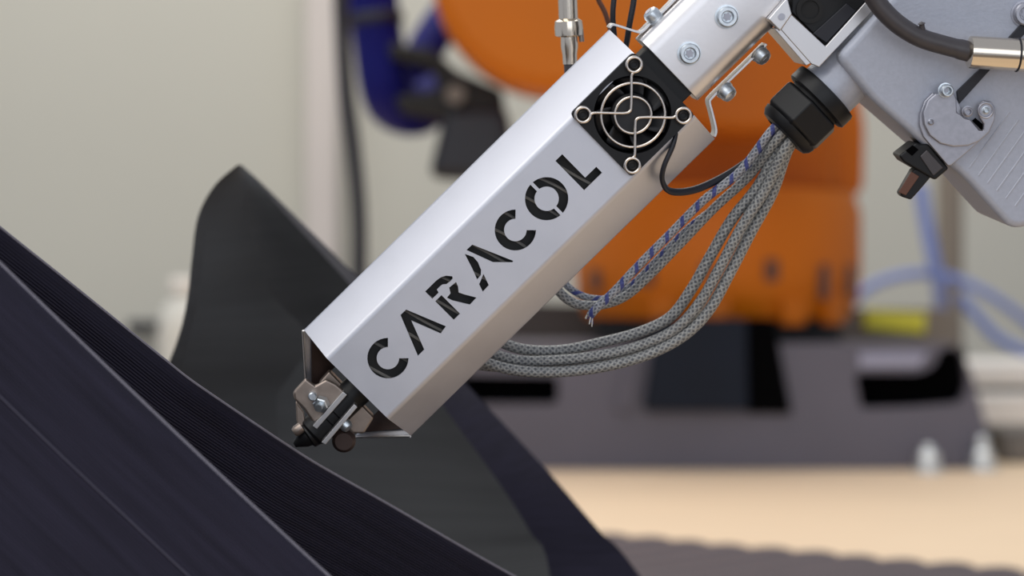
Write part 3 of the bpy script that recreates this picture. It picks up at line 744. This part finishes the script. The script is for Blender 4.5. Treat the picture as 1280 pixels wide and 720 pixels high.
# --- grey body
W0 = -6.0
bp = [loc(x, y, W0) for x, y in ((1046, 72), (1098, 14), (1150, -45), (1420, -60), (1420, 140), (1300, 281), (1264, 287), (1205, 222), (1160, 186), (1092, 127))]
b = bm_new(); hprism(b, roundpoly(bp, 5.0), W0, W0 + 60)
body = obj('drive_housing', b, M_body, head, label='light grey powder coated drive housing', bevel=.0045, seg=5, smooth=40)
p0, p1 = LP(1068, 84, 10), LP(1034, 118, 10)
axn = -HA
gc = (LP(1037, 62, 8) + LP(1088, 118, 8)) / 2 + HW * .006; nr = (LP(1037, 62, 8) - LP(1088, 118, 8)).length / 2
b = bm_new(); lathe(b, [(nr * 1.35, -.016), (nr * 1.12, -.008), (nr, -.002), (nr, .0125)], gc, axn, 48); obj('neck', b, M_body, body, label='round neck of the housing')
# shallow ribs on the lower right of the housing
for k in range(7):
    ua, aa = loc(1196 + k * 11.5, 214 + k * 9.5, W0); ub, ab = loc(1262 + k * 11.5, 140 + k * 9.5, W0)
    b = bm_new(); tube(b, [HP(ua + 3, aa + 5, W0 + .65), HP(ub, ab, W0 + .65)], .0009, 8, flat=1); obj('rib', b, M_body, body)

# --- cable gland
gl = LP(1033, 125, 14)
def AX(s): return gc + HW * .0 + axn * (s * .001)
b = bm_new(); lathe(b, [(nr * 1.0, .0125), (nr * 1.17, .013), (nr * 1.2, .0142), (nr * 1.2, .0196), (nr * 1.12, .0204)], gc, axn, 40); gland = obj('cable_gland', b, M_blackplastic, head, label='black cable gland with hexagonal nut')
b = bm_new(); lathe(b, [(nr * .95, .0204), (nr * .95, .0225)], gc, axn, 32); obj('neck_ring', b, M_blackmatte, gland)
b = bm_new(); lathe(b, [(nr * 1.12, .0218), (nr * 1.22, .0228), (nr * 1.22, .0345), (nr * 1.1, .0365)], gc, axn, 6); obj('hex_nut', b, M_blackplastic, gland, smooth=20, bevel=.0008)
b = bm_new(); lathe(b, [(nr * 1.08, .036), (nr * 1.04, .0385), (nr * .92, .0405), (nr * .70, .0412), (nr * .64, .0405), (nr * .62, .036), (0, .036)], gc, axn, 40); obj('end_cap', b, M_blackplastic, gland)
gm = gc + axn * .038

# --- cam latch
s36 = lambda l, w: [loc(1100 + x / 3.6, 90 + y / 3.6, w) for x, y in l]
WL = W0 - .5
b = bm_new(); hprism(b, s36([(232, 92), (195, 130), (174, 190), (172, 240), (190, 290), (245, 355), (300, 420), (316, 418), (372, 372), (440, 312), (380, 200), (335, 110)], WL), WL - 2.6, WL + .6)
lat = obj('cam_latch', b, M_cam, head, label='cast steel hook shaped cam latch', bevel=.0005)
b = bm_new(); hprism(b, s36([(250, 96), (215, 125), (192, 180), (196, 235), (222, 285), (270, 322), (330, 336), (395, 332), (445, 312), (490, 272), (515, 215), (520, 165), (500, 132), (465, 126), (442, 145), (436, 175), (446, 205), (465, 235), (463, 262), (445, 262), (405, 214), (382, 208), (362, 192), (345, 182), (342, 120), (330, 92)], WL - 4), WL - 5, WL - 2.6)
obj('hook_plate', b, M_cam, lat, bevel=.0007, seg=3)
for x, y, r, h in ((294, 82, 2.9, 5.4), (393, 178, 2.2, 3.0), (228, 225, 1.35, 1.4)):
    u, a = s36([(x, y)], WL - 5)[0]; cap_screw(u, a, WL - 4.6, r, h, lat, recess=(r > 2.5), m=M_steel if r > 2.5 else M_cam, name='rivet' if r < 2.5 else 'bolt')
u, a = s36([(476, 172)], WL - 5)[0]
b = bm_new(); tube(b, [HP(u + 3.3 * math.cos(i / 24 * 2 * PI), a + 3.3 * math.sin(i / 24 * 2 * PI), WL - 5) for i in range(24)], .0006, 8, closed=True); obj('hook_ring', b, M_cam, lat)
cap_screw(u, a, WL - 4.6, 1.6, 2.2, lat, recess=False, m=M_steel, name='rivet')
b = bm_new(); hprism(b, s36([(410, 218), (425, 205), (466, 240), (458, 266)], WL - 1), WL - 2.7, WL - 2.5); obj('hook_gap', b, M_dark, lat)
# --- black locking lever under the latch
b = bm_new(); hprism(b, s36([(140, 262), (185, 250), (215, 300), (175, 330), (150, 300)], 2), -2, 10); lev = obj('locking_lever', b, M_blackplastic, head, bevel=.0006, label='black locking lever with brown tip')
b = bm_new(); hprism(b, s36([(72, 372), (150, 312), (168, 322), (206, 318), (298, 430), (236, 482), (180, 450), (96, 402)], 0), -6, 10); obj('lever_block', b, M_blackplastic, lev, bevel=.001)
b = bm_new(); hprism(b, s36([(180, 380), (212, 350), (286, 430), (240, 468)], -7), -7, -5.8); obj('lever_pad', b, M_rubber, lev, bevel=.0005)
b = bm_new(); hprism(b, s36([(118, 355), (150, 330), (175, 350), (146, 378)], -7), -6.4, -5.9); obj('lever_slot', b, M_dark, lev)
b = bm_new(); hprism(b, s36([(82, 545), (142, 440), (190, 410), (225, 465), (170, 530), (132, 572), (95, 560)], 0), -4, 5); obj('lever_handle', b, M_blackplastic, lev, bevel=.0008)
b = bm_new(); hprism(b, s36([(84, 542), (142, 448), (178, 470), (118, 556)], -5), -4.6, -3.9); obj('handle_pad', b, M_handle, lev, bevel=.0003, label='brown worn tip')
# --- black retaining strap and corner bolt on the housing
b = bm_new(); hprism(b, [loc(x, y, W0) for x, y in ((1195, 114), (1197, 131), (1245, 78), (1300, 22), (1292, 12), (1222, 88))], W0 - 1.6, W0 + .2); obj('strap', b, M_cable, body, bevel=.0003, label='narrow black strap')
u, a = loc(1280, 17, W0); cap_screw(u, a, W0, 5.2, 4.5, body, m=M_cam)

# ------------------------------------------------------------------ hose with nickel connector crossing the housing
hw_ = -22
hp = catmull([LP(1070, -50, hw_), LP(1084, -18, hw_), LP(1100, 8, hw_), LP(1122, 30, hw_), LP(1150, 47, hw_), LP(1182, 57, hw_), LP(1214, 65, hw_)], 8)
t = thing('air_line', 'dark grey rubber hose with nickel connector across the grey housing', 'hose', hp[-1])
b = bm_new(); tube(b, hp, .0041, 20, rf=lambda s: 1.05 if s < .9 else 1.12); obj('rubber_hose', b, M_rubber, t, smooth=180)
c0 = LP(1212, 65, hw_); c1 = LP(1330, 72, hw_); ax = (c1 - c0).normalized()
b = bm_new(); lathe(b, [(.0052, -.001), (.0071, 0), (.0072, .0006), (.0072, .0212), (.0068, .0216)], c0, ax, 40); obj('connector_sleeve', b, M_nickel, t)
b = bm_new(); lathe(b, [(.0074, .0218), (.0074, .045), (.006, .047)], c0, ax, 40); obj('connector_body', b, M_nickel, t)
b = bm_new(); tube(b, [c0 + ax * .0215 + (HW * math.cos(i / 32 * 2 * PI) + ax.cross(HW).normalized() * math.sin(i / 32 * 2 * PI)) * .0072 for i in range(32)], .0005, 8, closed=True); obj('retaining_ring', b, M_cable, t)
b = bm_new(); lathe(b, [(.0016, 0), (.0012, .0035), (.0012, .0045), (.0017, .005), (0, .006)], LP(1154, 43, hw_ - 1), (HA * .5 - HU * .8 - HW * .2), 14); obj('hose_nub', b, M_rubber, t)

# nickel connector hanging behind the shroud, upper left
k = 60
q0, q1 = LP(708, -40, k), LP(713, 90, k); ax = (q1 - q0).normalized(); Lq = (q1 - q0).length; sc = Lq / 130
t = thing('pipe_fitting', 'nickel plated pipe fitting hanging behind the upper left of the shroud', 'fitting', q0)
b = bm_new(); lathe(b, [(12.0 * sc, 0), (12.0 * sc, 64 * sc)], q0, ax, 36); obj('upper_sleeve', b, M_nickel, t)
b = bm_new(); lathe(b, [(12 * sc, 63 * sc), (17 * sc, 66 * sc), (18 * sc, 74 * sc), (17.5 * sc, 84 * sc), (12 * sc, 86 * sc)], q0, ax, 36); obj('collar', b, M_nickel, t)
b = bm_new(); lathe(b, [(10.5 * sc, 86 * sc), (10.8 * sc, 98 * sc), (9.2 * sc, 108 * sc), (9 * sc, 120 * sc)], q0 , ax, 36); obj('lower_sleeve', b, M_nickel, t)
b = bm_new(); lathe(b, [(8 * sc, 112 * sc), (7.5 * sc, 150 * sc)], q0, ax, 24); obj('hose_end', b, M_rubber, t)
b = bm_new(); lathe(b, [(3.2 * sc, 0), (3.2 * sc, 16 * sc)], q0 + ax * (76 * sc) + Vector((15 * sc, 0, 0)), ax + Vector((.05, 0, 0)), 14); obj('release_pin', b, M_noz, t)

hose('signal_wire', [LP(770, -60, 45), LP(768, -10, 45), LP(766, 20, 45), LP(768, 60, 48), LP(760, 110, 55)], .0013, M_cable, 'thin black wire above the shroud, nearer the nickel fitting', 'wire')
hose('signal_wire', [LP(798, -60, 45), LP(793, -5, 45), LP(787, 30, 45), LP(782, 60, 48), LP(768, 120, 55)], .0014, M_cable, 'thin black wire above the shroud, nearer the dome bolt', 'wire')
hose('tracer_wire', [LP(742, -60, 90), LP(745, -10, 90), LP(757, 18, 90), LP(765, 50, 90), LP(768, 110, 85)], .0012, M_handle, 'thin reddish brown wire just right of the nickel fitting', 'wire')

# fan lead
fl = catmull([LP(846, 160, 2), LP(841, 182, 0), LP(830, 208, 0), LP(828, 226, 3), LP(838, 239, 8), LP(865, 238, 14), LP(897, 225, 20), LP(930, 205, 24), LP(960, 180, 26)], 8)
b = bm_new(); tube(b, fl, .0012, 10, flat=1.5, up=HW); obj('fan_lead', b, M_cable, label='flat black lead curling from the fan to the cable bundle', cat='cable', smooth=180, base=fl[0])

# ------------------------------------------------------------------ braided cables out of the gland


def braided(px, w, r, m, label, off=(0, 0)):
    pts = []
    gx = HU * (off[0] * .001) + HW * (off[1] * .001)
    pts.append(gm - axn * .006 + gx)
    pts.append(gm + axn * .006 + gx * 1.1)
    for i, q in enumerate(px):
        ww = w[0] + (w[1] - w[0]) * i / (len(px) - 1); pts.append(LP(q[0], q[1], ww))
    return hose('braided_cable', pts, r, m, label, 'cable', n=10, seg=18)


gd = 16
braided([(925, 214), (880, 250), (838, 292), (800, 330), (770, 362), (745, 386), (738, 394)], (gd, 26), .0020, M_braidblue, 'braided cable with blue tracer ending in a frayed tip by the shroud', (-5, -3))
fr = BASE and [o for o in BASE if o.name.startswith('braided_cable')][-1]
for k in range(7):
    a0 = LP(738, 393, 26); dr = (LP(737, 402, 26) - LP(740, 388, 26)).normalized(); sd = (HU * math.cos(k * 2.4) + HW * math.sin(k * 2.4)) * .0022
    b = bm_new(); tube(b, catmull([a0 - dr * .002 + sd * .4, a0 + dr * .001 + sd * .8, a0 + dr * (.003 + .0006 * (k % 3)) + sd * 1.1], 4), .0003, 5); obj('frayed_strand', b, M_wire2 if k % 3 else M_bluestr, fr)
braided([(937, 219), (893, 260), (850, 305), (812, 344), (782, 370), (752, 381), (722, 380), (702, 368), (690, 350)], (gd + 6, 40), .0022, M_braid, 'braided cable above the others, looping up behind the shroud', (-1, -4))
braided([(915, 240), (862, 284), (820, 326), (790, 356), (764, 372), (735, 372), (712, 360), (700, 345)], (gd + 12, 50), .0017, M_braidblue, 'thin braided cable lying behind the two upper cables', (-3, 2))
braided([(948, 232), (915, 274), (888, 320), (864, 362), (838, 396), (800, 415), (752, 428), (700, 438), (650, 436), (610, 420)], (gd + 4, 46), .0026, M_braid, 'topmost of the thick grey braided cables sagging under the shroud', (2, 0))
braided([(957, 236), (928, 282), (900, 334), (876, 376), (846, 410), (806, 430), (756, 443), (700, 450), (645, 450), (600, 436)], (gd, 40), .0025, M_braid, 'middle one of the thick grey braided cables under the shroud', (4, -4))
braided([(966, 240), (940, 288), (912, 342), (886, 388), (854, 420), (810, 443), (756, 458), (695, 465), (640, 462), (592, 448)], (gd + 4, 34), .0026, M_braid, 'lowest and outermost of the thick grey braided cables', (6, 0))
braided([(950, 246), (920, 296), (892, 350), (866, 392), (830, 424), (780, 444), (720, 456), (660, 458), (612, 458), (575, 452)], (gd + 14, 50), .0024, M_braid, 'grey braided cable tucked behind the thick ones', (2, 5))
